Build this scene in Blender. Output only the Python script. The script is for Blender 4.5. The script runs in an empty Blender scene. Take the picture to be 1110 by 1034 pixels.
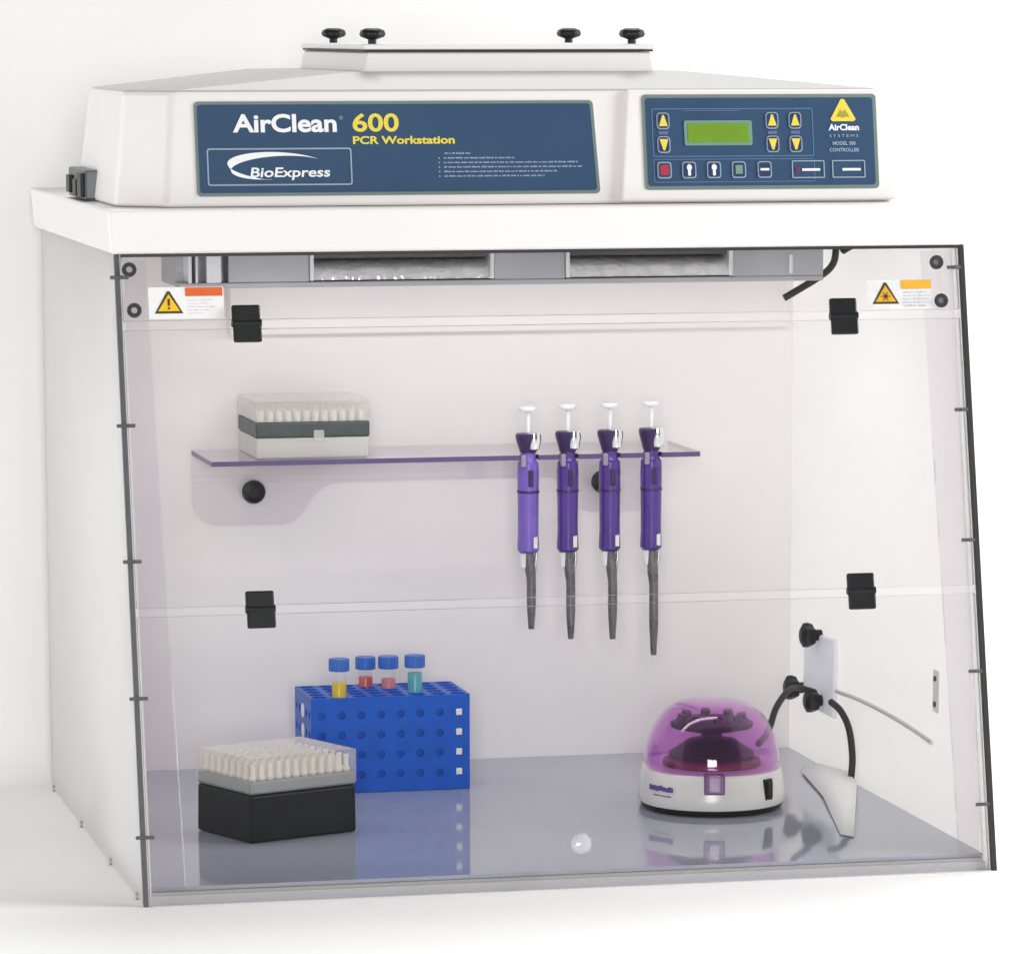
import bpy, bmesh, math, random
from mathutils import Matrix, Vector
random.seed(7)
scene = bpy.context.scene
COL = scene.collection

# ------------------------------------------------------------------ camera
cd = bpy.data.cameras.new("camera")
cam = bpy.data.objects.new("camera", cd)
COL.objects.link(cam)
YAW, PITCH = 0.2294, 0.1726
fwd = Vector((math.sin(YAW)*math.cos(PITCH), math.cos(YAW)*math.cos(PITCH), -math.sin(PITCH)))
rgt = Vector((math.cos(YAW), -math.sin(YAW), 0))
upv = rgt.cross(fwd)
cam.matrix_world = Matrix(((rgt.x, upv.x, -fwd.x, -0.569),
                           (rgt.y, upv.y, -fwd.y, -4.0601),
                           (rgt.z, upv.z, -fwd.z, 0.7881),
                           (0, 0, 0, 1)))
cd.sensor_fit = 'HORIZONTAL'
cd.sensor_width = 36
cd.lens = 4964.775/1110*36
cd.shift_x = (555-596.64)/1110
cd.shift_y = (895.66-517)/1110
cd.clip_start = 0.05
cd.clip_end = 100
scene.camera = cam

# ------------------------------------------------------------------ studio light
w = bpy.data.worlds.new("World")
scene.world = w
w.use_nodes = True
w.node_tree.nodes["Background"].inputs[0].default_value = (1, 0.995, 0.985, 1)
w.node_tree.nodes["Background"].inputs[1].default_value = 0.14


def area(name, loc, target, size, power, color=(1, 1, 1)):
    d = bpy.data.lights.new(name, 'AREA')
    d.shape = 'RECTANGLE'
    d.size, d.size_y = size
    d.energy = power
    d.color = color
    o = bpy.data.objects.new(name, d)
    COL.objects.link(o)
    o.location = loc
    o.rotation_euler = (Vector(target)-Vector(loc)).to_track_quat('-Z', 'Y').to_euler()
    return o


area("softbox_key", (-0.6, -4.5, 0.98), (0.42, 0.5, 0.3), (1.1, 1.1), 88, (1, 0.982, 0.975))
area("softbox_right", (3.0, -0.7, 1.3), (0.3, 0.6, 0.35), (1.1, 1.3), 79)
area("softbox_overhead", (1.3, 2.4, 5.2), (0.4, 0.0, 0.0), (2.4, 1.6), 180)
area("softbox_side", (-3.6, 0.15, 0.75), (0.0, 0.35, 0.4), (1.0, 1.4), 54)

scene.view_settings.view_transform = 'Standard'
scene.view_settings.look = 'None'
scene.view_settings.exposure = 0
scene.view_settings.gamma = 1
scene.cycles.transparent_max_bounces = 48
scene.cycles.max_bounces = 16
scene.cycles.diffuse_bounces = 6
scene.cycles.glossy_bounces = 6
scene.cycles.caustics_reflective = False
scene.cycles.caustics_refractive = False


# ------------------------------------------------------------------ materials
def srgb(r, g, b):
    f = lambda c: ((c/255)/12.92 if c/255 <= 0.04045 else (((c/255)+0.055)/1.055)**2.4)
    return (f(r), f(g), f(b), 1)


MATS = {}


def mat(name, color, rough=0.45, var=0.03, scale=30, bump=0.0, metallic=0.0, spec=0.5, bscale=None, coat=0.0):
    m = bpy.data.materials.new(name)
    m.use_nodes = True
    nt = m.node_tree
    b = nt.nodes["Principled BSDF"]
    b.inputs["Roughness"].default_value = rough
    b.inputs["Metallic"].default_value = metallic
    b.inputs["Specular IOR Level"].default_value = spec
    b.inputs["Coat Weight"].default_value = coat
    tc = nt.nodes.new("ShaderNodeTexCoord")
    n = nt.nodes.new("ShaderNodeTexNoise")
    n.inputs["Scale"].default_value = scale
    n.inputs["Detail"].default_value = 6
    nt.links.new(tc.outputs["Object"], n.inputs["Vector"])
    r = nt.nodes.new("ShaderNodeValToRGB")
    r.color_ramp.elements[0].position = 0.3
    r.color_ramp.elements[1].position = 0.7
    r.color_ramp.elements[0].color = tuple(max(0, c*(1-var)) for c in color[:3])+(1,)
    r.color_ramp.elements[1].color = tuple(min(1, c*(1+var)) for c in color[:3])+(1,)
    nt.links.new(n.outputs["Fac"], r.inputs["Fac"])
    nt.links.new(r.outputs["Color"], b.inputs["Base Color"])
    mr = nt.nodes.new("ShaderNodeMapRange")
    mr.inputs["To Min"].default_value = max(0.0, rough*0.85)
    mr.inputs["To Max"].default_value = min(1.0, rough*1.15)
    nt.links.new(n.outputs["Fac"], mr.inputs["Value"])
    nt.links.new(mr.outputs["Result"], b.inputs["Roughness"])
    if bump:
        n2 = nt.nodes.new("ShaderNodeTexNoise")
        n2.inputs["Scale"].default_value = bscale or scale*12
        n2.inputs["Detail"].default_value = 3
        nt.links.new(tc.outputs["Object"], n2.inputs["Vector"])
        bm_ = nt.nodes.new("ShaderNodeBump")
        bm_.inputs["Strength"].default_value = bump
        bm_.inputs["Distance"].default_value = 0.002
        nt.links.new(n2.outputs["Fac"], bm_.inputs["Height"])
        nt.links.new(bm_.outputs["Normal"], b.inputs["Normal"])
    return m


def translucent(m, fac, color):
    """let part of the light through, as thin milky plastic sheet does"""
    nt = m.node_tree
    b = nt.nodes["Principled BSDF"]
    out = [n for n in nt.nodes if n.type == 'OUTPUT_MATERIAL'][0]
    t = nt.nodes.new("ShaderNodeBsdfTranslucent")
    t.inputs["Color"].default_value = tuple(color)+(1,)
    mx = nt.nodes.new("ShaderNodeMixShader")
    mx.inputs["Fac"].default_value = fac
    nt.links.new(b.outputs[0], mx.inputs[1])
    nt.links.new(t.outputs[0], mx.inputs[2])
    nt.links.new(mx.outputs[0], out.inputs["Surface"])
    return m


def acrylic(name, tint=(0.985, 0.98, 0.985), ior=1.45, rough=0.0, body=0.0, bodycol=(0.8, 0.8, 0.8)):
    """Clear sheet: straight transmission with a tint, Fresnel reflection, a little milky body."""
    m = bpy.data.materials.new(name)
    m.use_nodes = True
    nt = m.node_tree
    nt.nodes.clear()
    out = nt.nodes.new("ShaderNodeOutputMaterial")
    tr = nt.nodes.new("ShaderNodeBsdfTransparent")
    tc = nt.nodes.new("ShaderNodeTexCoord")
    n = nt.nodes.new("ShaderNodeTexNoise")
    n.inputs["Scale"].default_value = 9
    nt.links.new(tc.outputs["Object"], n.inputs["Vector"])
    mx = nt.nodes.new("ShaderNodeMix")
    mx.data_type = 'RGBA'
    mx.inputs["A"].default_value = tuple(c*0.985 for c in tint)+(1,)
    mx.inputs["B"].default_value = tuple(tint)+(1,)
    nt.links.new(n.outputs["Fac"], mx.inputs["Factor"])
    nt.links.new(mx.outputs["Result"], tr.inputs["Color"])
    gl = nt.nodes.new("ShaderNodeBsdfGlossy")
    gl.inputs["Roughness"].default_value = rough
    gl.inputs["Color"].default_value = (1, 1, 1, 1)
    fr = nt.nodes.new("ShaderNodeFresnel")
    # thin sheet: the same Fresnel curve on entering and leaving, no total reflection inside
    ge = nt.nodes.new("ShaderNodeNewGeometry")
    ir = nt.nodes.new("ShaderNodeMix")
    ir.inputs["A"].default_value = ior
    ir.inputs["B"].default_value = 1/ior
    nt.links.new(ge.outputs["Backfacing"], ir.inputs["Factor"])
    nt.links.new(ir.outputs["Result"], fr.inputs["IOR"])
    ms = nt.nodes.new("ShaderNodeMixShader")
    nt.links.new(fr.outputs["Fac"], ms.inputs["Fac"])
    src = tr.outputs[0]
    if body:
        df = nt.nodes.new("ShaderNodeBsdfDiffuse")
        df.inputs["Color"].default_value = tuple(bodycol)+(1,)
        m2 = nt.nodes.new("ShaderNodeMixShader")
        m2.inputs["Fac"].default_value = body
        nt.links.new(tr.outputs[0], m2.inputs[1])
        nt.links.new(df.outputs[0], m2.inputs[2])
        src = m2.outputs[0]
    nt.links.new(src, ms.inputs[1])
    nt.links.new(gl.outputs[0], ms.inputs[2])
    nt.links.new(ms.outputs[0], out.inputs["Surface"])
    return m


WHITE = mat("white_polymer", (0.83, 0.805, 0.79), 0.38, 0.012, 6, 0.04, bscale=500)
WHITE_SIDE = translucent(mat("side_polymer", (0.80, 0.795, 0.78), 0.42, 0.012, 5, 0.04, bscale=500), 0.55, (0.93, 0.92, 0.91))
WHITE_IN = mat("inner_polymer", (0.90, 0.868, 0.857), 0.5, 0.015, 4, 0.03, bscale=400)
BRIGHT = mat("bright_white", (0.88, 0.89, 0.91), 0.3, 0.01, 8)
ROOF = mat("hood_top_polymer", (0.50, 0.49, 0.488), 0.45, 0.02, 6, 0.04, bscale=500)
GREYFLOOR = mat("grey_work_surface", (0.40, 0.422, 0.50), 0.05, 0.05, 5, spec=0.42)
SWEEP = mat("studio_paper", (0.955, 0.955, 0.95), 0.9, 0.006, 2, spec=0.1)
GASKET = mat("dark_gasket", (0.085, 0.088, 0.098), 0.5, 0.1, 60)
GASKET_BLACK = mat("black_gasket", (0.022, 0.022, 0.024), 0.5, 0.1, 60)
BLACK = mat("black_plastic", (0.010, 0.011, 0.012), 0.42, 0.15, 50, 0.1, bscale=900, spec=0.3)
BLACKBOX = mat("black_box_plastic", (0.012, 0.013, 0.015), 0.42, 0.15, 40, 0.08, bscale=700, spec=0.2)
RUBBER = mat("black_rubber", (0.02, 0.02, 0.022), 0.6, 0.1, 60)
STEEL = mat("brushed_steel", (0.55, 0.55, 0.57), 0.32, 0.06, 40, 0.05, metallic=1.0)
ENDMETAL = mat("bright_end_metal", (0.84, 0.85, 0.87), 0.25, 0.04, 40, metallic=0.25)
CHROME = mat("polished_chrome", (0.85, 0.86, 0.88), 0.12, 0.03, 30, metallic=1.0)
FIXGREY = mat("grey_painted_metal", (0.42, 0.43, 0.46), 0.35, 0.05, 14, 0.03, metallic=0.2)
FIXDARK = mat("dark_recess_metal", (0.10, 0.105, 0.11), 0.4, 0.15, 20, metallic=0.5)
FOIL = mat("hammered_reflector", (0.84, 0.85, 0.86), 0.20, 0.14, 70, 0.85, metallic=0.5, bscale=120)
PLATE_BLUE = mat("blue_overlay", srgb(49, 76, 106), 0.45, 0.03, 30, spec=0.3)
PLATE_NAVY = mat("navy_key", srgb(35, 55, 95), 0.4, 0.05, 30)
PLATE_EDGE = mat("olive_border", srgb(112, 128, 124), 0.45, 0.04, 30)
LINE_GREY = mat("pale_blue_line", srgb(150, 166, 180), 0.5, 0.03, 40)
TEXT_WHITE = mat("white_ink", (0.85, 0.86, 0.88), 0.5, 0.02, 40)
TEXT_PALE = mat("pale_ink", srgb(150, 170, 192), 0.5, 0.02, 40)
TEXT_YELLOW = mat("yellow_ink", srgb(228, 208, 74), 0.5, 0.02, 40)
KEY_RED = mat("red_key", srgb(178, 40, 62), 0.45, 0.05, 40)
LCD = mat("green_display", srgb(112, 150, 40), 0.35, 0.06, 60)
LCD_EDGE = mat("display_bezel", srgb(110, 150, 130), 0.4, 0.03, 60)
STICKER = mat("white_sticker", (0.87, 0.87, 0.87), 0.45, 0.02, 60)
STICKER_GREY = mat("grey_sticker_field", (0.55, 0.55, 0.57), 0.5, 0.25, 260)
WARN_YELLOW = mat("warning_yellow", srgb(245, 195, 20), 0.45, 0.04, 60)
WARN_AMBER = mat("warning_amber", srgb(222, 168, 48), 0.45, 0.06, 60)
WARN_BLACK = mat("warning_black", srgb(75, 58, 15), 0.5, 0.05, 60)
WARN_ORANGE = mat("warning_orange", srgb(222, 98, 32), 0.45, 0.05, 60)
INK_GREY = mat("grey_ink", (0.5, 0.5, 0.5), 0.5, 0.05, 60)
ACRYLIC = acrylic("clear_acrylic", (0.998, 0.997, 0.9975), 1.38)
ACR_EDGE = acrylic("acrylic_cut_edge", (0.80, 0.78, 0.82), 1.45, 0.25, 0.6, (0.55, 0.53, 0.56))
ACR_STRIP = acrylic("violet_tinted_strip", (0.985, 0.970, 0.990), 1.45, 0.02, 0.02, (0.8, 0.75, 0.82))
ACR_SHELF = acrylic("shelf_acrylic", (0.965, 0.955, 0.968), 1.45)
SHELF_EDGE = mat("violet_cut_edge", srgb(92, 78, 122), 0.3, 0.08, 60)
LIDCLEAR = acrylic("clear_lid_plastic", (0.96, 0.96, 0.95), 1.4, 0.04, 0.10, (0.85, 0.84, 0.80))
LIDFROST = acrylic("hazy_lid_plastic", (0.97, 0.97, 0.96), 1.4, 0.1, 0.30, (0.88, 0.87, 0.85))
FROST = acrylic("frosted_box_plastic", (0.93, 0.93, 0.92), 1.4, 0.15, 0.5, (0.88, 0.87, 0.84))
TUBECLEAR = acrylic("clear_tube_plastic", (0.975, 0.975, 0.97), 1.35, 0.02, 0.04, (0.9, 0.9, 0.9))
RAIL = acrylic("front_rail_acrylic", (0.93, 0.93, 0.95), 1.45, 0.05, 0.6, (0.84, 0.84, 0.88))
DOME = acrylic("violet_dome", (0.93, 0.73, 0.95), 1.45, 0.01, 0.03, (0.55, 0.22, 0.62))
RACKBLUE = mat("blue_rack_plastic", srgb(20, 92, 200), 0.4, 0.07, 60, 0.05, spec=0.3)
CAPBLUE = mat("blue_cap_plastic", srgb(44, 104, 196), 0.35, 0.08, 60)
GREENTRAY = mat("grey_green_tray", srgb(62, 72, 71), 0.4, 0.08, 50)
TRAYBLUE = mat("slate_tray", srgb(112, 122, 132), 0.4, 0.06, 50)
TIPWHITE = mat("tip_plastic", (0.80, 0.77, 0.70), 0.4, 0.05, 60)
TIPBALL = mat("tip_collar_white", (0.86, 0.82, 0.76), 0.3, 0.03, 60)
PURPLE = mat("deep_violet_plastic", srgb(80, 52, 138), 0.22, 0.10, 40)
PURPLE_L = mat("light_violet_plastic", srgb(118, 90, 184), 0.3, 0.10, 40)
PURPLE_D = mat("dark_violet_plastic", srgb(52, 34, 84), 0.35, 0.12, 40)
GREYSHAFT = mat("grey_shaft_plastic", srgb(112, 110, 114), 0.28, 0.15, 60, metallic=0.5)
WHITEPART = mat("white_glossy_plastic", (0.84, 0.83, 0.80), 0.22, 0.015, 12)
INKVIOLET = mat("violet_ink", srgb(112, 84, 160), 0.5, 0.1, 90)
COPPER = mat("brown_bowl", srgb(120, 60, 60), 0.4, 0.1, 60)
PAPER = mat("white_paper", (0.94, 0.94, 0.935), 0.8, 0.02, 30, 0.2)
LIQ = [translucent(mat("yellow_liquid", srgb(255, 228, 20), 0.2, 0.06, 90), 0.4, srgb(255, 228, 20)[:3]),
       translucent(mat("red_liquid", srgb(252, 118, 118), 0.2, 0.08, 90), 0.4, srgb(252, 118, 118)[:3]),
       translucent(mat("pink_liquid", srgb(248, 158, 164), 0.2, 0.12, 90), 0.4, srgb(248, 158, 164)[:3]),
       translucent(mat("cyan_liquid", srgb(100, 212, 222), 0.2, 0.08, 90), 0.4, srgb(100, 212, 222)[:3])]


# ------------------------------------------------------------------ mesh builder
class MB:
    def __init__(self, m=None):
        self.bm = bmesh.new()
        self.m = m or Matrix.Identity(4)
        self.mi = 0

    def v(self, p):
        return self.bm.verts.new(self.m @ Vector(p))

    def f(self, vs, mi=None):
        try:
            fc = self.bm.faces.new(vs)
            fc.material_index = self.mi if mi is None else mi
            return fc
        except ValueError:
            return None

    def box(self, x0, x1, y0, y1, z0, z1, mi=None, edge_mi=None, axis=None):
        """edge_mi with axis: the faces square to that axis keep mi, the four others get edge_mi."""
        c = [self.v((x, y, z)) for z in (z0, z1) for y in (y0, y1) for x in (x0, x1)]
        quads = {'z': [(0, 2, 3, 1), (4, 5, 7, 6)], 'y': [(0, 1, 5, 4), (2, 6, 7, 3)], 'x': [(0, 4, 6, 2), (1, 3, 7, 5)]}
        for ax, qs in quads.items():
            for q in qs:
                k = mi
                if edge_mi is not None and ax != axis:
                    k = edge_mi
                self.f([c[i] for i in q], k)

    def loft(self, loops, cap=True, mi=None):
        rings = [[self.v(p) for p in lp] for lp in loops]
        n = len(rings[0])
        for a, b in zip(rings, rings[1:]):
            for i in range(n):
                self.f([a[i], a[(i+1) % n], b[(i+1) % n], b[i]], mi)
        if cap:
            self.f(list(reversed(rings[0])), mi)
            self.f(rings[-1], mi)

    def prism(self, poly, a, b, axis='z', mi=None):
        mk = {'z': lambda p, t: (p[0], p[1], t), 'y': lambda p, t: (p[0], t, p[1]), 'x': lambda p, t: (t, p[0], p[1])}[axis]
        self.loft([[mk(p, a) for p in poly], [mk(p, b) for p in poly]], True, mi)

    def cyl(self, p0, p1, r0, r1=None, seg=20, mi=None, cap=True):
        r1 = r0 if r1 is None else r1
        p0, p1 = Vector(p0), Vector(p1)
        d = (p1-p0).normalized()
        a = d.orthogonal().normalized()
        b = d.cross(a)
        ring = lambda p, r: [p+(a*math.cos(t)+b*math.sin(t))*r for t in [2*math.pi*i/seg for i in range(seg)]]
        self.loft([ring(p0, r0), ring(p1, r1)], cap, mi)

    def lathe(self, prof, c=(0, 0, 0), seg=24, mi=None, sx=1.0, sy=1.0, cap=True, axis='z'):
        loops = []
        for r, z in prof:
            lp = []
            for i in range(seg):
                t = 2*math.pi*i/seg
                q = (r*sx*math.cos(t), r*sy*math.sin(t), z)
                if axis == 'y':
                    q = (q[0], -q[2], q[1])
                elif axis == 'x':
                    q = (-q[2], q[0], q[1])
                lp.append((c[0]+q[0], c[1]+q[1], c[2]+q[2]))
            loops.append(lp)
        self.loft(loops, cap, mi)

    def tube(self, pts, r, seg=12, sub=8, mi=None):
        P = [Vector(p) for p in pts]
        Q = []
        for i in range(len(P)-1):
            p0, p1, p2, p3 = P[max(i-1, 0)], P[i], P[i+1], P[min(i+2, len(P)-1)]
            for s in range(sub):
                t = s/sub
                Q.append(0.5*((2*p1)+(p2-p0)*t+(2*p0-5*p1+4*p2-p3)*t*t+(3*p1-p0-3*p2+p3)*t**3))
        Q.append(P[-1])
        loops = []
        a = None
        for i, q in enumerate(Q):
            d = (Q[min(i+1, len(Q)-1)]-Q[max(i-1, 0)]).normalized()
            if a is None:
                a = d.orthogonal().normalized()
            a = (a-d*a.dot(d)).normalized()
            b = d.cross(a)
            loops.append([q+(a*math.cos(2*math.pi*k/seg)+b*math.sin(2*math.pi*k/seg))*r for k in range(seg)])
        self.loft(loops, True, mi)

    def build(self, name, mats, parent=None, bevel=0, seg=3, smooth=None, label=None):
        bmesh.ops.recalc_face_normals(self.bm, faces=self.bm.faces)
        me = bpy.data.meshes.new(name)
        self.bm.to_mesh(me)
        self.bm.free()
        for m in (mats if isinstance(mats, (list, tuple)) else [mats]):
            me.materials.append(m)
        o = bpy.data.objects.new(name, me)
        COL.objects.link(o)
        if parent:
            o.parent = parent
            if parent.type == 'EMPTY':
                o.matrix_parent_inverse = Matrix.Translation(-parent.location)
        if smooth is not None:
            for p in me.polygons:
                p.use_smooth = True
            me.set_sharp_from_angle(angle=math.radians(smooth))
        if bevel:
            b = o.modifiers.new("bevel", 'BEVEL')
            b.width = bevel
            b.segments = seg
            b.limit_method = 'ANGLE'
            b.angle_limit = math.radians(30)
        if label:
            o["label"] = label
        return o


def thing(name, label, cat, loc=(0, 0, 0), group=None):
    o = bpy.data.objects.new(name, None)
    COL.objects.link(o)
    o.location = loc
    o.empty_display_size = 0.03
    tag(o, label, cat, group)
    return o


def tag(o, label, cat, group=None):
    o["label"], o["category"] = label, cat
    if group:
        o["group"] = group


def rrect(x0, x1, y0, y1, r, n=5, sk0=0, sk1=0):
    """rounded rectangle; sk0/sk1 push the lower left / lower right corners sideways."""
    pts = []
    for cx, cy, a0 in ((x1-r, y1-r, 0), (x0+r, y1-r, 90), (x0+r, y0+r, 180), (x1-r, y0+r, 270)):
        for i in range(n+1):
            a = math.radians(a0+90*i/n)
            x, y = cx+r*math.cos(a), cy+r*math.sin(a)
            t = 1-(y-y0)/(y1-y0)
            u = (x-x0)/(x1-x0)
            x += t*(sk0*(1-u)+sk1*u)
            pts.append((x, y))
    return pts


def ring_frame(B, outer, inner, n0, n1, mi=None):
    """flat frame between two outlines with the same number of points"""
    o0 = [B.v((p[0], p[1], n0)) for p in outer]
    o1 = [B.v((p[0], p[1], n1)) for p in outer]
    i0 = [B.v((p[0], p[1], n0)) for p in inner]
    i1 = [B.v((p[0], p[1], n1)) for p in inner]
    n = len(outer)
    for i in range(n):
        j = (i+1) % n
        B.f([o1[i], o1[j], i1[j], i1[i]], mi)
        B.f([o0[i], o0[j], o1[j], o1[i]], mi)
        B.f([i0[i], i1[i], i1[j], i0[j]], mi)


def text_into(B, s, x, v, n, h, bold=0.0, width=None, space=1.0, mi=None, thick=0.0003, shear=0.0):
    """letters as flat raised ink; h is the cap height, width stretches the line to that length"""
    c = bpy.data.curves.new("lettering", 'FONT')
    c.body = s
    c.size = 1
    c.offset = bold
    c.extrude = 0.02
    c.shear = shear
    c.space_character = space
    c.resolution_u = 4
    o = bpy.data.objects.new("lettering", c)
    COL.objects.link(o)
    dg = bpy.context.evaluated_depsgraph_get()
    dg.update()
    me = bpy.data.meshes.new_from_object(o.evaluated_get(dg))
    bpy.data.objects.remove(o)
    xs = [p.co.x for p in me.vertices]
    sy = h/0.73
    x0 = min(xs)
    sx = sy if width is None else width/(max(xs)-x0)
    vs = [B.v((x+(p.co.x-x0)*sx, v+p.co.y*sy, n+(p.co.z+0.02)/0.04*thick)) for p in me.vertices]
    for p in me.polygons:
        B.f([vs[i] for i in p.vertices], mi)
    bpy.data.meshes.remove(me)


def frame(origin, V):
    X = Vector((1, 0, 0))
    V = Vector(V).normalized()
    N = X.cross(V)
    o = Vector(origin)
    return Matrix(((X.x, V.x, N.x, o.x), (X.y, V.y, N.y, o.y), (X.z, V.z, N.z, o.z), (0, 0, 0, 1)))


# ------------------------------------------------------------------ cabinet dimensions (metres)
W, D, H, S, ZF = 0.81, 0.679, 0.5848, 0.1303, 0.018
K = S/H
FR = frame((0, 0, 0), (0, K, 1))                 # sloping front: x, distance up the slope, distance outward
Q = math.sqrt(1+K*K)
HF = frame((0, 0.135, 0.6255), (0, 0.02, 0.1055))  # front of the blower housing
SLAB_T = 0.6255

# ------------------------------------------------------------------ setting: white paper sweep
WY = D+0.062
prof = [(-6.5, 0.0), (WY-0.06, 0.0)]
for i in range(1, 9):
    a = math.radians(90*i/8)
    prof.append((WY-0.06+0.06*math.sin(a), 0.06-0.06*math.cos(a)))
prof.append((WY, 1.2))
B = MB()
rows = [[B.v((x, y, z)) for y, z in prof] for x in (-4.5, 5.0)]
for i in range(len(prof)-1):
    B.f([rows[0][i], rows[1][i], rows[1][i+1], rows[0][i+1]])
sweep = B.build("backdrop", SWEEP, smooth=40)
sol = sweep.modifiers.new("thickness", 'SOLIDIFY')
sol.thickness = 0.003
sol.offset = -1
sweep["kind"] = "structure"

# ------------------------------------------------------------------ the cabinet
CAB = thing("clean_air_cabinet", "white bench-top clean air cabinet with clear sloping front and blue panels on top", "lab cabinet", (W/2, D/2, 0))

# side panels
for side in (0, 1):
    x0, x1 = (0.0, 0.008) if side == 0 else (W-0.008, W)
    B = MB()
    B.prism([(0, 0), (D, 0), (D, H), (S, H)], x0, x1, 'x')
    sp = B.build("side_panel", WHITE_SIDE, CAB, 0.0015, 2)
    B = MB(FR)
    g = (-0.0006, 0.0040) if side == 0 else (W-0.0030, W+0.0020)
    B.box(g[0], g[1], -0.002 if side == 0 else -0.004, (H-0.001)*Q, 0.0004, 0.0066)
    B.build("edge_gasket", GASKET if side == 0 else GASKET_BLACK, sp, 0.0008, 2)
    for z in (0.562, 0.4294, 0.3082, 0.1864, 0.0632):
        B = MB(FR)
        xc = 0.003 if side == 0 else W-0.012
        B.box(xc-0.0085+(0.004 if side else 0), xc+0.0085, z*Q-0.0016, z*Q+0.0016, 0.0068, 0.0095)
        B.cyl((xc+0.003, z*Q, 0.0095), (xc+0.003, z*Q, 0.0105), 0.0018, seg=10)
        B.build("clip", GASKET, sp, 0.0008, 2)
    for y in (0.652, 0.43, 0.215, 0.035):
        B = MB()
        xx = -0.0022 if side == 0 else W
        B.cyl((xx, y, 0.006), (xx+0.0022, y, 0.006), 0.0035, seg=12)
        B.build("screw", STEEL, sp)

# back panel with a raised baffle
B = MB()
B.box(0.008, W-0.008, D-0.008, D, 0, H)
bp = B.build("back_panel", WHITE_IN, CAB)
B = MB()
B.box(0.19, 0.79, D-0.034, D-0.0085, 0.474, H-0.001)
B.build("baffle", WHITE_IN, bp, 0.002, 2)

# base and grey floor
B = MB()
B.box(0.0085, W-0.0085, 0.004, D-0.0085, 0.001, ZF-0.004)
B.build("base_tray", WHITE_SIDE, CAB, 0.001, 2)
B = MB()
B.box(0.0085, W-0.0085, 0.0075, D-0.0085, ZF-0.0035, ZF)
B.build("work_floor", GREYFLOOR, CAB)
B = MB(FR)
B.box(0.0065, W-0.005, 0.0005, 0.0115, -0.0035, -0.0004)
B.box(0.0065, W-0.005, 0.0, 0.0025, 0.0005, 0.0085)
B.build("front_rail", RAIL, CAB, 0.0008, 2)

# canopy slab
B = MB()
B.loft([[(-0.0045, 0.1160, H), (0.8085, 0.1160, H), (0.8085, 0.705, H), (-0.0045, 0.705, H)],
        [(-0.0075, 0.115, SLAB_T), (0.806, 0.115, SLAB_T), (0.806, 0.705, SLAB_T), (-0.0075, 0.705, SLAB_T)]])
slab = B.build("canopy_slab", WHITE, CAB, 0.0035, 4)
B = MB()
B.box(0.006, W-0.004, 0.1215, 0.127, H-0.0031, H-0.0003)
B.build("seal_strip", GASKET_BLACK, slab)

# blower housing
hood_loops = [
    [(.006, .175), (.05, .135), (.7455, .135), (.752, .16), (.752, .62), (.1, .62), (.006, .43)],
    [(.018, .19), (.0587, .155), (.7345, .155), (.740, .175), (.735, .6), (.1, .6), (.02, .43)],
    [(.18, .235), (.235, .192), (.548, .192), (.556, .205), (.556, .57), (.24, .57), (.185, .5)]]
B = MB()
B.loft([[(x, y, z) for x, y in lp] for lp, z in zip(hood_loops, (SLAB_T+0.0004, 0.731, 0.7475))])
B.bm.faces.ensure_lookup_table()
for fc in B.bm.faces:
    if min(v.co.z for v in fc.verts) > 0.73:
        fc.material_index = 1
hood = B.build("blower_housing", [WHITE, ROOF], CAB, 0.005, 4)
B = MB(HF)
B.prism([(.4765, .0015), (.7475, .0015), (.7385, .1065), (.4865, .1065)], -0.002, 0.006)
B.build("control_module", WHITE, hood, 0.0035, 4)

# filter duct and its lid
B = MB()
B.loft([[(.2455, .2, .746), (.529, .2, .746), (.529, .535, .746), (.2455, .535, .746)],
        [(.249, .203, .7655), (.5255, .203, .7655), (.5255, .532, .7655), (.249, .532, .7655)]])
duct = B.build("filter_duct", WHITE, CAB, 0.003, 3)
B = MB()
B.box(.2485, .526, .202, .533, .7657, .7676)
B.build("lid_gasket", GASKET_BLACK, duct)
B = MB()
B.box(.247, .527, .2, .535, .7678, .7728)
B.build("lid", WHITE, duct, 0.0015, 3)
for kx, ky in ((.2575, .213), (.508, .213), (.277, .518), (.510+.009, .518)):
    B = MB()
    B.lathe([(.004, 0), (.004, .004), (.0105, .0065), (.0118, .009), (.0105, .0125), (.006, .0145)], (kx, ky, .7729), 24)
    B.bm.verts.ensure_lookup_table()
    for v in B.bm.verts:                                # lobed grip
        dx, dy = v.co.x-kx, v.co.y-ky
        r = math.hypot(dx, dy)
        if r > .009:
            s = 1+0.10*math.cos(5*math.atan2(dy, dx))
            v.co.x, v.co.y = kx+dx*s, ky+dy*s
    B.build("knob", BLACK, duct, smooth=50)

# power inlet on the left of the housing
B = MB()
B.box(-.0022, .012, .305, .43, .6272, .655)
inlet = B.build("power_inlet", FIXDARK, CAB, 0.0015, 2)
for y0, y1, z0, z1, mt in ((.31, .338, .629, .652, BLACK), (.348, .372, .629, .645, BLACK), (.395, .420, .631, .648, BLACK)):
    B = MB()
    B.box(-.0062, -.0023, y0, y1, z0, z1)
    B.build("socket", mt, inlet, 0.001, 2)

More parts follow.
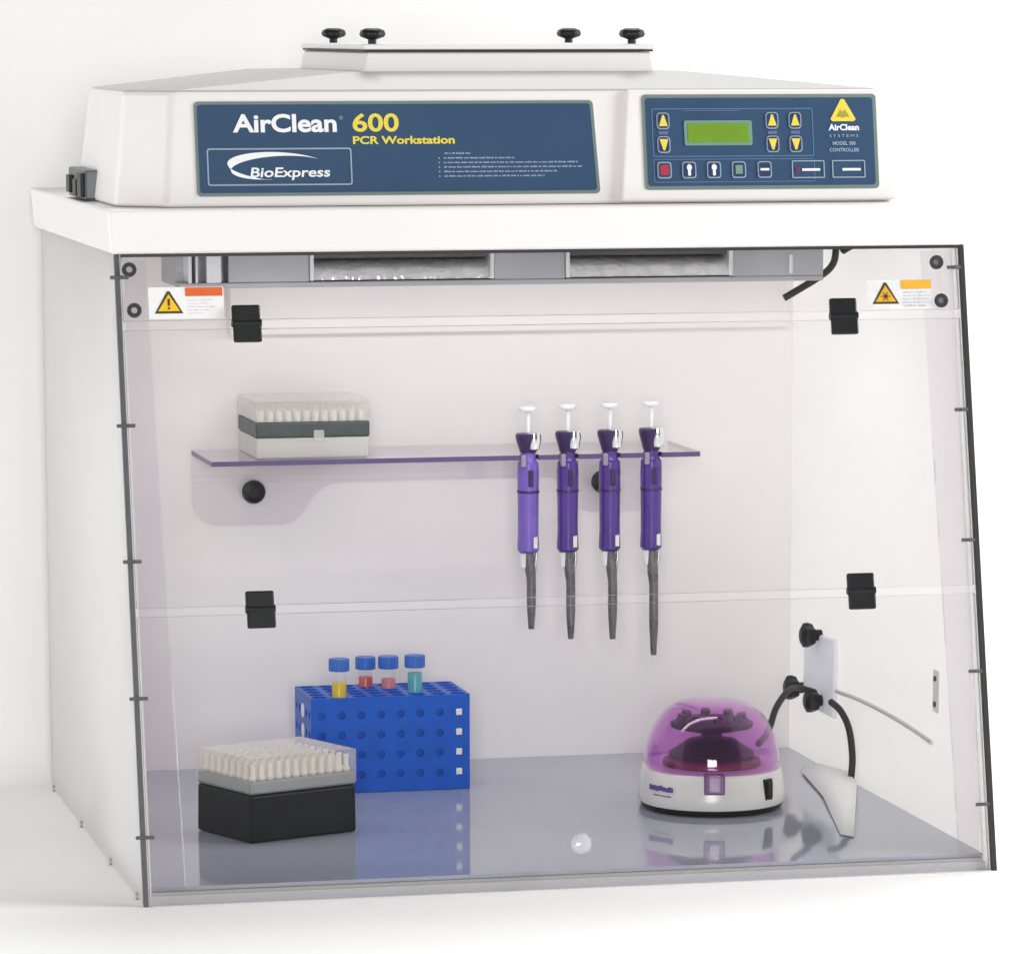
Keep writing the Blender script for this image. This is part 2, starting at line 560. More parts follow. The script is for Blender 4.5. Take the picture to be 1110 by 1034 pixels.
# name plate
NP = rrect(.0785, .4550, .0100, .0972, .004, 5, 0.0, .004)
NPi = rrect(.0815, .4520, .0130, .0942, .003, 5, 0.0, .004)
B = MB(HF)
B.prism(NP, 0.0002, 0.0009)
plate = B.build("name_plate", PLATE_EDGE, CAB)
B = MB(HF)
B.prism(NPi, 0.0010, 0.0013)
B.build("blue_field", PLATE_BLUE, plate)
B = MB(HF)
text_into(B, "AirClean", .1139, .0692, .0014, .0165, 0.028, .097)
B.build("lettering", TEXT_WHITE, plate)
B = MB(HF)
text_into(B, "®", .2135, .0800, .0014, .0035, 0.0, .0035)
B.build("lettering", TEXT_PALE, plate)
B = MB(HF)
text_into(B, "600", .2259, .0692, .0014, .0168, 0.022, .0435)
text_into(B, "PCR Workstation", .2256, .0575, .0014, .0072, 0.03, .0960)
B.build("lettering", TEXT_YELLOW, plate)
B = MB(HF)
ring_frame(B, rrect(.0888, .2238, .0196, .0540, .0025), rrect(.0901, .2225, .0209, .0527, .0018), .0014, .0016)
B.build("logo_border", LINE_GREY, plate)
B = MB(HF)
text_into(B, "BioExpress", .1285, .0275, .0014, .0090, 0.018, .0745, shear=0.12)
B.build("lettering", TEXT_PALE if False else TEXT_WHITE, plate)
# comet-shaped swoosh
B = MB(HF)
up, lo = [], []
for i in range(41):
    t = i/40
    a = math.radians(262-t*222)
    cx, cy = .155, .0365
    rx, ry = .0475, .0118
    x, y = cx+rx*math.cos(a), cy+ry*math.sin(a)
    th = .0082*math.sin(math.pi*min(1, (1-t)*1.05))**0.8*(1-t)**0.4+.00015
    up.append((x, y+th*0.55))
    lo.append((x+th*0.5, y-th*0.45))
uv = [B.v((x, y, .0017)) for x, y in up]
lv = [B.v((x, y, .0017)) for x, y in lo]
for i in range(40):
    B.f([uv[i], uv[i+1], lv[i+1], lv[i]])
B.build("logo_swoosh", TEXT_WHITE, plate)
# small illegible print, as broken lines
B = MB(HF)
rng = random.Random(3)


def fine_print(B, x, v, length, h, n):
    e = x+length
    while x < e-.001:                       # words of letter-sized strokes
        for _ in range(rng.randint(2, 8)):
            l = rng.uniform(.0006, .0009)
            if x+l > e:
                break
            B.box(x, x+l, v, v+h*rng.choice((.75, .75, 1.0)), n, n+.0002)
            x += l+.00025
        x += .0010


fine_print(B, .3115, .0475, .026, .0016, .0014)
for k, ln in enumerate((.068, .128, .132, .108, .096)):
    v = .0432-.0042*k
    B.box(.3055, .3067, v, v+.0013, .0014, .0016)
    fine_print(B, .3105, v, ln, .0015, .0014)
B.build("fine_print", TEXT_PALE, plate)

# control panel
CB = .0062
B = MB(HF)
B.prism(rrect(.5005, .7295, .0118, .1012, .004), CB, CB+.0007)
cp = B.build("control_panel", PLATE_EDGE, CAB)
B = MB(HF)
B.prism(rrect(.5040, .7260, .0152, .0978, .003), CB+.0008, CB+.0011)
B.build("blue_field", PLATE_BLUE, cp)
N0 = CB+.0012
B = MB(HF)
ring_frame(B, rrect(.5095, .6665, .0425, .0880, .002), rrect(.5104, .6656, .0434, .0871, .0015), N0, N0+.0002)
ring_frame(B, rrect(.5095, .6665, .0185, .0405, .002), rrect(.5102, .6658, .0192, .0398, .0015), N0, N0+.0002)
B.box(.5415, .5950, .0856, .0862, N0+.0003, N0+.0005)
B.build("panel_lines", mat("blue_line", srgb(84, 116, 152), 0.5), cp)
B = MB(HF)
B.prism(rrect(.5405, .6065, .0530, .0765, .002), N0+.0003, N0+.0008)
ds = B.build("display", LCD_EDGE, cp)
B = MB(HF)
B.prism(rrect(.5440, .6030, .0560, .0735, .0008), N0+.0009, N0+.0012)
B.build("screen", LCD, ds)
for kx in (.5203, .6263, .6488):
    for kv, s in ((.0762, 1), (.0540, -1)):
        B = MB(HF)
        B.prism(rrect(kx-.0062, kx+.0062, kv-.0078, kv+.0078, .0035), N0+.0003, N0+.0009, mi=0)
        B.prism(rrect(kx-.0052, kx+.0052, kv-.0068, kv+.0068, .0028), N0+.001, N0+.0012, mi=1)
        tri = [(kx-.0042, kv-.0050*s), (kx+.0042, kv-.0050*s), (kx+.0008, kv+.0055*s), (kx-.0008, kv+.0055*s)]
        B.prism(tri if s > 0 else tri[::-1], N0+.0013, N0+.0015, mi=2)
        B.build("arrow_button", [LINE_GREY, PLATE_NAVY, TEXT_YELLOW], cp)
DIM = mat("dim_violet_ink", srgb(95, 105, 150), 0.5)
for kx in (.5203, .6263, .6488):
    B = MB(HF)
    B.box(kx-.0045, kx+.0045, .0636, .0664, N0+.0003, N0+.0005)
    B.build("caption", DIM, cp)
for i, kx in enumerate((.5198, .5437, .5678, .5921, .6172)):
    B = MB(HF)
    kv = .0300
    B.prism(rrect(kx-.0068, kx+.0068, kv-.0078, kv+.0078, .0028), N0+.0003, N0+.0009, mi=0)
    B.prism(rrect(kx-.0057, kx+.0057, kv-.0067, kv+.0067, .0022), N0+.001, N0+.0012, mi=1)
    if i == 0:
        B.prism(rrect(kx-.0040, kx+.0040, kv-.0045, kv+.0045, .0012), N0+.0013, N0+.0015, mi=2)
    elif i in (1, 2):
        B.prism(rrect(kx-.0014, kx+.0014, kv-.0055, kv+.0055, .0012), N0+.0013, N0+.0015, mi=3)
        B.prism(rrect(kx-.0024, kx+.0024, kv+.0002, kv+.0045, .0012), N0+.0016, N0+.0018, mi=3)
    elif i == 3:
        B.prism(rrect(kx-.0034, kx+.0034, kv-.0040, kv+.0042, .0006), N0+.0013, N0+.0015, mi=4)
    else:
        B.box(kx-.0042, kx+.0042, kv-.0010, kv+.0012, N0+.0013, N0+.0015, mi=3)
    B.build("button", [LINE_GREY, PLATE_NAVY if i != 0 else PLATE_BLUE, KEY_RED, TEXT_WHITE, LCD_EDGE], cp)
for i, (x0, x1) in enumerate(((.6440, .6760), (.6835, .7160))):
    B = MB(HF)
    ring_frame(B, rrect(x0, x1, .0217, .0384, .0012), rrect(x0+.001, x1-.001, .0227, .0374, .0008), N0+.0003, N0+.0006)
    if i == 0:
        B.box(x0+.0035, x0+.008, .0270, .0325, N0+.0003, N0+.0005, mi=2)
    B.box(x0+.0100, x1-.0045, .0285, .0308, N0+.0003, N0+.0005, mi=1)
    B.build("indicator_box", [LINE_GREY, TEXT_WHITE, mat("maroon_lamp", srgb(110, 48, 96), 0.4)], cp)
# triangle emblem and maker's lines
B = MB(HF)
cx, c0, c1 = .6962, .0752, .0962
hw = .0125
B.prism([(cx-hw, c0+.002), (cx-hw+.002, c0), (cx+hw-.002, c0), (cx+hw, c0+.002), (cx+.0016, c1), (cx-.0016, c1)], N0+.0003, N0+.0005, mi=0)
B.prism([(cx-.0022, c0+.0035), (cx+.0022, c0+.0035), (cx+.0008, c0+.0098), (cx-.0008, c0+.0098)], N0+.0006, N0+.0008, mi=1)
for s in (-1, 1):
    B.prism([(cx+s*.0014, c0+.0045), (cx+s*.0065, c0+.0040), (cx+s*.0020, c0+.0115)], N0+.0006, N0+.0008, mi=1)
B.build("triangle_emblem", [TEXT_YELLOW, mat("ochre_ink", srgb(170, 150, 60), 0.5)], cp)
B = MB(HF)
text_into(B, "AirClean", .6815, .0668, N0+.0003, .0058, 0.035, .0300)
B.build("lettering", TEXT_WHITE, cp)
B = MB(HF)
text_into(B, "SYSTEMS", .6820, .0602, N0+.0003, .0028, 0.0, .0285, space=1.4)
text_into(B, "MODEL 300", .6850, .0528, N0+.0003, .0034, 0.02, .0225)
text_into(B, "CONTROLLER", .6815, .0466, N0+.0003, .0034, 0.02, .0295)
B.build("lettering", TEXT_PALE, cp)

# lamp fixture under the canopy
FY = 0.30
B = MB()
B.box(.086, .7255, FY+.034, FY+.12, .5430, H-.001)                 # housing body
B.box(.086, .7255, FY, FY+.034, .5425, .5475)                      # bottom lip
for x0, x1 in ((.133, .2115), (.3935, .4640), (.6330, .7255)):
    B.box(x0, x1, FY+.0005, FY+.034, .5476, H-.001)                # flat faces between the reflectors
fx = B.build("lamp_fixture", FIXGREY, CAB, 0.001, 2)
for x0, x1 in ((.2115, .3935), (.4640, .6330)):
    B = MB()
    arc = [(FY+.033-.030*math.sin(math.radians(a)), .5476+.024-.024*math.cos(math.radians(a))) for a in range(0, 91, 9)]
    pr = [(FY+.004+.026*(1-math.cos(math.radians(a))), .5488+.0195*math.sin(math.radians(a))) for a in range(0, 91, 9)]
    prev = None
    for y, z in pr:
        c = (B.v((x0+.004, y, z)), B.v((x1-.004, y, z)))
        if prev:
            B.f([prev[0], prev[1], c[1], c[0]])
        prev = c
    rf = B.build("reflector", FOIL, fx, smooth=60)
    B = MB()
    B.box(x0+.004, x1-.004, FY+.006, FY+.0335, .5695, H-.0012)
    B.build("recess", FIXDARK, rf)
    for xe in (x0+.0003, x1-.0045):
        B = MB()
        B.box(xe, xe+.004, FY-.002, FY+.033, .5485, .5770)
        B.build("end_plate", ENDMETAL, rf, 0.001, 2)
B = MB()
for x0, x1 in ((.094, .0975), (.101, .1035), (.1115, .126)):
    B.box(x0, x1, FY-.002, FY+.0335, .5476, .578)
B.build("lamp_socket", ENDMETAL, fx, 0.001, 2)
B = MB()
B.box(.690, .6935, FY-.0016, FY+.0002, .5500, .5685)
B.build("latch", ENDMETAL, fx, 0.0005, 2)
d = bpy.data.lights.new("cabinet_lamp", 'AREA')          # the tubes behind the reflectors shine down into the cabinet
d.shape, d.size, d.size_y, d.energy, d.color = 'RECTANGLE', .52, .06, 1.15, (1, .98, .98)
lo = bpy.data.objects.new("cabinet_lamp", d)
COL.objects.link(lo)
lo.location = (.41, FY+.06, .5410)
lo.rotation_euler = (math.radians(12), 0, 0)
B = MB()
B.tube([(.7825, .45, .583), (.7830, .45, .566), (.7795, .45, .550), (.765, .45, .5375), (.7287, .45, .5169)], .0036)
B.build("lamp_cable", RUBBER, CAB, smooth=60)
B = MB()
B.tube([(.793, .40, .5755), (.785, .40, .5725), (.778, .41, .5665)], .0042)
B.build("cable_plug", RUBBER, CAB, smooth=60)

# sloping front: fixed window, two hinged doors
Z = lambda z: z*Q
B = MB(FR)
B.box(.0055, .8045, Z(.5235), Z(.5835), .001, .006, 0, 1, 'z')
win = B.build("upper_window", [ACRYLIC, ACR_EDGE], CAB)
for z0, z1 in ((.2668, .5150), (.0030, .2588)):
    B = MB(FR)
    B.box(.0055, .8045, Z(z0), Z(z1), .001, .006, 0, 1, 'z')
    door = B.build("window_door", [ACRYLIC, ACR_EDGE], CAB)
B = MB(FR)
B.lathe([(.004, .0061), (.004, .010), (.0075, .012), (.0098, .016), (.0098, .022), (.0075, .026), (.003, .0275)], (.4062, Z(.0417), 0), 20)
B.build("pull_knob", acrylic("knob_acrylic", (0.93, 0.93, 0.95), 1.5, 0.02, 0.35, (0.9, 0.9, 0.92)), door, smooth=40)
for hx, hz in ((.1177, .5194), (.6879, .5181), (.1181, .2629), (.691, .2639)):
    B = MB(FR)
    v = Z(hz)
    B.box(hx-.0130, hx+.0130, v+.0004, v+.0165, .0062, .0125, 0)
    B.box(hx-.0122, hx+.0138, v-.0176, v-.0006, .0062, .0125, 0)
    hg = B.build("hinge", BLACK, CAB, 0.0015, 2)
    B = MB(FR)
    B.cyl((hx-.0134, v, .0095), (hx+.0140, v, .0095), .0038, seg=16)
    B.build("hinge_barrel", BLACK, hg, smooth=40)
# tinted corner strips with nuts behind the window
for side in (0, 1):
    B = MB(FR)
    if side == 0:
        poly = [(.0085, Z(.016)), (.040, Z(.016)), (.0285, Z(.579)), (.0085, Z(.579))]
    else:
        poly = [(.778, Z(.016)), (.8015, Z(.016)), (.8015, Z(.579)), (.772, Z(.579))]
    B.prism(poly, -.0055, -.0005)
    st = B.build("corner_strip", ACR_STRIP, CAB)
    for nx, nz in (((.0125, .569), (.0155, .5325)) if side == 0 else ((.7835, .5670), (.7862, .5313))):
        B = MB(FR)
        ring_frame(B, [(nx+.0068*math.cos(a), Z(nz)+.0068*math.sin(a)) for a in [math.pi*i/6 for i in range(12)]],
                   [(nx+.0030*math.cos(a), Z(nz)+.0030*math.sin(a)) for a in [math.pi*i/6 for i in range(12)]], .0062, .0090)
        B.build("nut", GASKET_BLACK, st, 0.0006, 2)
        B = MB(FR)
        B.cyl((nx, Z(nz), .0062), (nx, Z(nz), .0078), .0028, seg=12)
        B.build("bolt", STEEL, st)
# warning labels on the window
for side in (0, 1):
    x0, x1, z0, z1 = ((.0290, .0985, .5245, .5530) if side == 0 else (.7130, .7770, .5240, .5510))
    v0, v1 = Z(z0), Z(z1)
    B = MB(FR)
    B.prism(rrect(x0, x1, v0, v1, .001), .0061, .0063)
    wl = B.build("warning_label", STICKER if side == 0 else mat("aged_sticker", (.72, .72, .73), .5, .06, 120), CAB)
    B = MB(FR)
    h = v1-v0
    tx, tb, tw, th = x0+.0185, v0+.0050, .0132, .0205
    B.prism([(tx-tw, tb), (tx+tw, tb), (tx+.0012, tb+th), (tx-.0012, tb+th)], .0064, .0066, mi=0)
    B.prism([(tx-tw*.76, tb+.0022), (tx+tw*.76, tb+.0022), (tx, tb+th*.86)], .0067, .0069, mi=1)
    if side == 0:
        B.box(tx-.0011, tx+.0011, tb+.0070, tb+.0135, .0070, .0072, 0)
        B.box(tx-.0011, tx+.0011, tb+.0038, tb+.0056, .0070, .0072, 0)
    else:
        B.cyl((tx, tb+.0072, .0070), (tx, tb+.0072, .0072), .0022, seg=10, mi=0)
        for a in range(0, 360, 60):
            d = Vector((math.cos(math.radians(a)), math.sin(math.radians(a))))
            B.cyl((tx+d.x*.0024, tb+.0072+d.y*.0024, .0071), (tx+d.x*.0045, tb+.0072+d.y*.0045, .0071), .0004, seg=6, mi=0)
    B.build("warning_triangle", [WARN_BLACK, WARN_YELLOW if side == 0 else WARN_AMBER], wl)
    B = MB(FR)
    B.box(x0+.034, x1-.001 if side == 0 else x1, v1-.0085, v1-.0005 if side == 0 else v1, .0064, .0066)
    B.build("header_bar", WARN_ORANGE if side == 0 else WARN_AMBER, wl)
    B = MB(FR)
    if side == 0:
        for k, ln in enumerate((.024, .018, .026, .020, .014)):
            fine_print(B, x0+.036, v1-.0125-.0030*k, ln, .0007, .0064)
    else:
        for k, ln in enumerate((.024, .026, .025, .026, .022)):
            fine_print(B, x0+.036, v1-.0125-.0032*k, ln, .0018, .0064)
    B.build("fine_print", INK_GREY if side == 0 else STICKER_GREY, wl)
# small outlet cover on the right wall
B = MB()
B.box(W-.0090, W-.0082, .148, .166, .131, .172)
oc = B.build("outlet_cover", WHITE_SIDE, CAB)
for z in (.1388, .1641):
    B = MB()
    B.cyl((W-.0091, .157, z), (W-.0108, .157, z), .0026, seg=10)
    B.build("screw", GASKET, oc)

# ------------------------------------------------------------------ clear wall shelf
SZ = .3548
SH = thing("wall_shelf", "clear acrylic wall shelf with dark violet front edge holding four pipettes", "shelf", (.405, D-.0085, SZ))
PX = (.4812, .5232, .5680, .6122)
PY = .5385
poly = [(.1505, .53)]
for px in PX:
    r = .0095
    poly.append((px-r, .53))
    for i in range(0, 9):
        a = math.radians(180-180*i/8)
        poly.append((px+r*math.cos(a), PY+r*math.sin(a)))
    poly.append((px+r, .53))
poly += [(.6625, .53), (.6625, D-.0140), (.1505, D-.0140)]
B = MB()
B.prism(poly, SZ-.005, SZ, 'z')
B.bm.normal_update()
for fc in B.bm.faces:
    c = fc.calc_center_median()
    if abs(fc.normal.z) < .5 and c.y < D-.02:
        fc.material_index = 1
B.build("shelf_board", [ACR_SHELF, SHELF_EDGE], SH)
B = MB()
yb = D-.0135
bp_ = [(.1505, SZ-.0001), (.1505, .300)]
for i in range(1, 8):
    a = math.radians(180+90*i/8)
    bp_.append((.1505+.028+.028*math.cos(a), .303+.028*math.sin(a)))
bp_ += [(.180, .2750), (.2480, .2750), (.2600, .2790), (.2720, .2900), (.2840, .3080), (.2960, .3165), (.31, .318)]
bp_ += [(.535, .318), (.547, .312), (.5570, .2960), (.568, .283), (.580, .2800), (.630, .2800), (.645, .288), (.6480, .300), (.6480, SZ-.0001)]
B.prism(bp_, yb, yb+.0048, 'y', 0)
B.build("wall_flange", [acrylic("flange_acrylic", (.982, .976, .985), 1.45)], SH)
for kx, kz in ((.2135, .3112), (.5885, .3135)):
    B = MB()
    B.lathe([(.005, .0), (.005, .006), (.0118, .009), (.0125, .014), (.011, .019), (.006, .0205), (.0055, .0195)], (kx, yb-.0001, kz), 24, axis='y')
    B.build("knob", BLACK, SH, smooth=45)

# ------------------------------------------------------------------ pipettes hanging in the shelf notches
PIPS = (("light violet pipette with long grey shaft, nearest the white tip box on the shelf", PURPLE_L, .174, 0),
        ("deep violet pipette hanging second in the row, beside the light violet one", PURPLE, .1625, 0),
        ("deep violet pipette third in the row, half covering a round black shelf knob", PURPLE, .1610, 0),
        ("deep violet pipette at the free end of the shelf, with white tip on its shaft", PURPLE, .1430, 1))
for i, (lab, pm, zb, tip) in enumerate(PIPS):
    px = PX[i]
    dz = (.0, .0015, .0020, .0030)[i]
    P = thing("pipette", lab, "pipette", (px, PY, SZ), "pipettes hanging from the shelf")
    B = MB()
    B.lathe([(.0085, .357), (.0092, .3600), (.0125, .3700+dz), (.0132, .3745+dz), (.0120, .3765+dz), (.004, .3772+dz)], (px, PY, 0), 28, sy=1.1)
    B.build("collar", PURPLE_D, P, smooth=35)
    B = MB()
    B.lathe([(.0065, .3772+dz), (.0075, .3715+dz), (.0058, .3612), (.0045, .3600)], (px+.0048, PY-.0082, 0), 16, sy=.9)
    B.build("finger_hook", CHROME, P, smooth=35)
    B = MB()
    B.lathe([(.0026, .3773+dz), (.0022, .3960+dz), (.0026, .3985+dz)], (px+.0003, PY, 0), 14)
    B.lathe([(.003, .3986+dz), (.0086, .4000+dz), (.0094, .4022+dz), (.0085, .4042+dz), (.004, .4055+dz)], (px+.0003-.001, PY, 0), 24)
    B.build("plunger", BRIGHT, P, smooth=35)
    B = MB()
    B.lathe([(.0075, .3568), (.0085, .3490), (.0108, .3460), (.0112, .3360), (.0108, .3050), (.0106, .2750), (.0112, .2620), (.0112, .2560), (.0092, .2535), (.0062, .2530)], (px, PY, 0), 28, sy=1.15)
    B.build("handle", pm, P, smooth=35)
    B = MB()
    B.box(px-.0098, px-.0045, PY-.0132, PY-.008, .3425, .3555)
    B.build("eject_button", mat("pale_grey_button", srgb(150, 140, 165), .35), P, 0.0015, 2)
    B = MB()
    B.lathe([(.01145, .3180), (.01160, .3175), (.01160, .3160), (.01145, .3155)], (px, PY, 0), 28, sy=1.15)
    B.build("seam_ring", PURPLE_D, P, smooth=35)
    B = MB()
    B.box(px-.0028, px+.0030, PY-.0139, PY-.0110, .3225, .3400)
    B.build("volume_window", PURPLE_D, P, 0.0012, 2)
    B = MB()
    B.tube([(px+.0085, PY-.001, .2555), (px+.0078, PY-.002, .2440), (px+.0062, PY-.002, .2300), (px+.0058, PY-.002, .2000+.15*(zb-.165))], .0016, 8, 6)
    B.build("ejector_arm", STEEL, P, smooth=50)
    B = MB()
    B.box(px+.0025, px+.0072, PY-.0135, PY-.0098, .2580, .2715)
    B.build("steel_clip", CHROME, P, 0.0012, 2)
    B = MB()
    B.lathe([(.0060, .2530), (.0052, .2460), (.004, .2380), (.002, .2370)], (px-.0035, PY, 0), 18)
    B.build("nose_cone", BRIGHT, P, smooth=40)
    B = MB()
    n = 9
    loops = []
    for k in range(n+1):
        t = k/n
        z = .2528+(zb-.2528)*t
        off = .0030*math.sin(min(1, t*2.2)*math.pi*.5)-(.0012*(1-t) if t < .3 else 0)
        r = .0056 if t < .25 else (.0049 if t < .75 else .0046-.0016*(t-.75)/.25)
        loops.append([(px+.001+off*.6+r*math.cos(2*math.pi*j/16), PY-.002+r*math.sin(2*math.pi*j/16), z) for j in range(16)])
    B.loft(loops)
    B.build("shaft", GREYSHAFT, P, smooth=40)
    if tip:
        B = MB()
        B.cyl((px+.0028, PY-.002, zb-.0002), (px+.0028, PY-.002, zb-.0115), .0026, .001, 12)
        B.build("tip", BRIGHT, P, smooth=40)

# ------------------------------------------------------------------ white tip box on the shelf
T = thing("tip_box", "frosted white pipette tip box with grey-green band, standing on the clear shelf", "tip box", (.26, .6, SZ), "pipette tip boxes")
x0, x1, y0, y1 = .1990, .3160, .545, .655
B = MB()
B.box(x0, x1, y0, y1, SZ+.0004, SZ+.0215)
bx = B.build("base", FROST, T, 0.002, 3)
B = MB()
B.box(x0-.0005, x1+.0005, y0-.0006, y1+.0005, SZ+.0217, SZ+.0372)
tr = B.build("tray", GREENTRAY, T, 0.0015, 2)
B = MB()
B.box(.258, .269, y0-.0022, y0-.0008, SZ+.0180, SZ+.0290)
B.build("latch", LIDFROST, T, 0.001, 2)
B = MB()
for i in range(12):
    for j in range(8):
        B.cyl((x0+.0070+i*.0094, y0+.010+j*.0128, SZ+.0373), (x0+.0070+i*.0094, y0+.010+j*.0128, SZ+.0480), .0030, .0034, 8)
tp = B.build("pipette_tips", TIPWHITE, T, smooth=40)
tp["kind"] = "stuff"
B = MB()
B.box(x0-.001, x1+.001, y0-.001, y1+.001, SZ+.0374, SZ+.0585)
B.build("lid", LIDFROST, T, 0.002, 3)

# ------------------------------------------------------------------ black tip box on the grey floor
T = thing("tip_box", "black pipette tip box with clear lid on the grey floor before the blue rack", "tip box", (.1336, .2095, ZF), "pipette tip boxes")
R = Matrix.Translation((.1336, .2095, ZF+.0004)) @ Matrix.Rotation(math.radians(22.8), 4, 'Z')
LX, LY = .1218, .0985
B = MB(R)
B.loft([[(0, 0, 0), (LX, 0, 0), (LX, LY, 0), (0, LY, 0)],
        [(.0005, .0005, .0465), (LX-.0005, .0005, .0465), (LX-.0005, LY-.0005, .0465), (.0005, LY-.0005, .0465)]])
B.build("base", BLACKBOX, T, 0.003, 3)
B = MB(R)
B.box(.001, LX-.001, .001, LY-.001, .0467, .0590)
B.build("tray", TRAYBLUE, T, 0.0015, 2)
B = MB(R)
for i in range(12):
    for j in range(8):
        cx, cy = .0075+i*(LX-.015)/11, .0075+j*(LY-.015)/7
        edge = i in (0, 11) or j in (0, 7)
        B.lathe([(.0028, .0591), (.0040, .0605), (.0042, .0620), (.0026, .0640), (.0023, .0720), (.0027, .0755), (.0016, .0760)], (cx, cy, 0), 8)
tp = B.build("pipette_tips", TIPBALL, T, smooth=40)
tp["kind"] = "stuff"
B = MB(R)
B.box(-.0004, LX+.0004, -.0004, LY+.0004, .0480, .0815)
B.build("lid", acrylic("frosty_lid_plastic", (0.96, 0.95, 0.94), 1.4, 0.08, 0.24, (0.86, 0.80, 0.75)), T, 0.0025, 3)

# ------------------------------------------------------------------ blue tube rack
RX0, RX1, RY0, RY1 = .2415, .4065, .481, .575
RZ1 = ZF+.0985
RK = thing("tube_rack", "blue plastic tube rack with round holes standing on the grey floor", "tube rack", ((RX0+RX1)/2, (RY0+RY1)/2, ZF))


def hole_plate(B, o, u, v, n, nx, ny, r, mu=0.0, mv=0.0, th=.0025):
    """plate with nx by ny round holes; u, v span it, n is its outward normal"""
    o, u, v, n = Vector(o), Vector(u), Vector(v), Vector(n)
    L, Hh = u.length, v.length
    u, v = u.normalized(), v.normalized()
    cw, ch = (L-2*mu)/nx, (Hh-2*mv)/ny
    P = lambda a, b, d: B.v(o+u*a+v*b-n*d)
    for i in range(nx):
        for j in range(ny):
            ca, cb = mu+(i+.5)*cw, mv+(j+.5)*ch
            sq, ci = [], []
            for k in range(16):
                t = 2*math.pi*k/16
                c, s = math.cos(t), math.sin(t)
                m = max(abs(c), abs(s))
                sq.append((ca+c/m*cw/2, cb+s/m*ch/2))
                ci.append((ca+c*r, cb+s*r))
            sv, cv, ci2 = [P(a, b, 0) for a, b in sq], [P(a, b, 0) for a, b in ci], [P(a, b, th) for a, b in ci]
            for k in range(16):
                l = (k+1) % 16
                B.f([sv[k], sv[l], cv[l], cv[k]])
                B.f([cv[k], cv[l], ci2[l], ci2[k]])
    for a0, a1, b0, b1 in ((0, L, 0, mv), (0, L, Hh-mv, Hh), (0, mu, mv, Hh-mv), (L-mu, L, mv, Hh-mv)):
        if a1-a0 > 1e-6 and b1-b0 > 1e-6:
            B.f([P(a0, b0, 0), P(a1, b0, 0), P(a1, b1, 0), P(a0, b1, 0)])


B = MB()
Lx, Ly, Lz = RX1-RX0, RY1-RY0, RZ1-ZF-.0005
hole_plate(B, (RX0, RY0, ZF+.0005), (Lx, 0, 0), (0, 0, Lz), (0, -1, 0), 8, 4, .0042, .001, .008)
hole_plate(B, (RX1, RY1, ZF+.0005), (-Lx, 0, 0), (0, 0, Lz), (0, 1, 0), 8, 4, .0042, .001, .008)
hole_plate(B, (RX1, RY0, ZF+.0005), (0, Ly, 0), (0, 0, Lz), (1, 0, 0), 5, 4, .0042, .0, .008)
hole_plate(B, (RX0, RY1, ZF+.0005), (0, -Ly, 0), (0, 0, Lz), (-1, 0, 0), 5, 4, .0042, .0, .008)
hole_plate(B, (RX0, RY0, RZ1), (Lx, 0, 0), (0, Ly, 0), (0, 0, 1), 8, 5, .0082, .0005, 0)
bmesh.ops.remove_doubles(B.bm, verts=B.bm.verts, dist=1e-5)
B.build("shell", RACKBLUE, RK)
B = MB()
B.box(RX0+.004, RX1-.004, RY0+.004, RY1-.004, ZF+.001, RZ1-.012)
B.build("core", RACKBLUE, RK)
cw, ch = (Lx-.002)/8, (Lz-.016)/4
for row in range(4):  # white pieces stand for light showing through the front holes
    B = MB()
    cz = ZF+.0005+.008+(row+.5)*ch
    cx = RX0+.001+7.5*cw
    B.box(cx-.0032, cx+.0032, RY0-.0006, RY0+.003, cz-.0034, cz+.0034)
    B.build("hole_light", BRIGHT, RK, 0.0008, 2)
for row in (2, 3):  # white discs for the light seen in the two end holes
    B = MB()
    cz = ZF+.0005+.008+(row+.5)*ch
    cy = RY0+.047
    B.cyl((RX0-.0008, cy, cz), (RX0+.003, cy, cz), .0075, seg=20)
    B.build("hole_light", BRIGHT, RK, 0.0008, 2)

# tubes in the rack
tubes = ((.2724, .490, .1312, .1440, "yellow"), (.3136, .562, .1262, .1350, "red"),
         (.3342, .544, .1262, .1375, "pale pink"), (.3548, .508, .1367, .1428, "cyan"))
for i, (tx, ty, zl, zc, cname) in enumerate(tubes):
    T = thing("sample_tube", f"blue-capped clear tube of {cname} liquid standing in the blue rack", "tube", (tx, ty, ZF+.083), "sample tubes in the blue rack")
    B = MB()
    B.lathe([(.003, RZ1-.0105), (.0076, RZ1-.009), (.0078, zc)], (tx, ty, 0), 20)
    B.build("tube_body", TUBECLEAR, T, smooth=40)
    B = MB()
    B.lathe([(.003, RZ1-.0100), (.0073, RZ1-.0085), (.0074, zl-.0015), (.0066, zl)], (tx, ty, 0), 20)
    B.build("liquid", LIQ[i], T, smooth=50)
    B = MB()
    cap = []
    for z, k in ((zc-.0008, .97), (zc+.0004, 1), (zc+.0106, 1), (zc+.0118, .93)):
        cap.append([(tx+(.0102*k+.0004*(j % 2))*math.cos(2*math.pi*j/36), ty+(.0102*k+.0004*(j % 2))*math.sin(2*math.pi*j/36), z) for j in range(36)])
    B.loft(cap)
    B.build("cap", CAPBLUE, T)

# ------------------------------------------------------------------ mini centrifuge
CX, CY = .6235, .334
CF = thing("mini_centrifuge", "white mini centrifuge with violet dome and black rotor", "centrifuge", (CX, CY, ZF))
RC = Matrix.Translation((CX, CY, ZF)) @ Matrix.Rotation(math.radians(-13), 4, 'Z') @ Matrix.Scale(1.06, 4)


def sup(rx, ry, z, e=2.5, n=64, dy=0.0):
    out = []
    for i in range(n):
        t = 2*math.pi*i/n
        c, s = math.cos(t), math.sin(t)
        k = 2.15 if s < 0 else e
        out.append((rx*abs(c)**(2/k)*(1 if c >= 0 else -1), dy+ry*abs(s)**(2/k)*(1 if s >= 0 else -1), z))
    return out


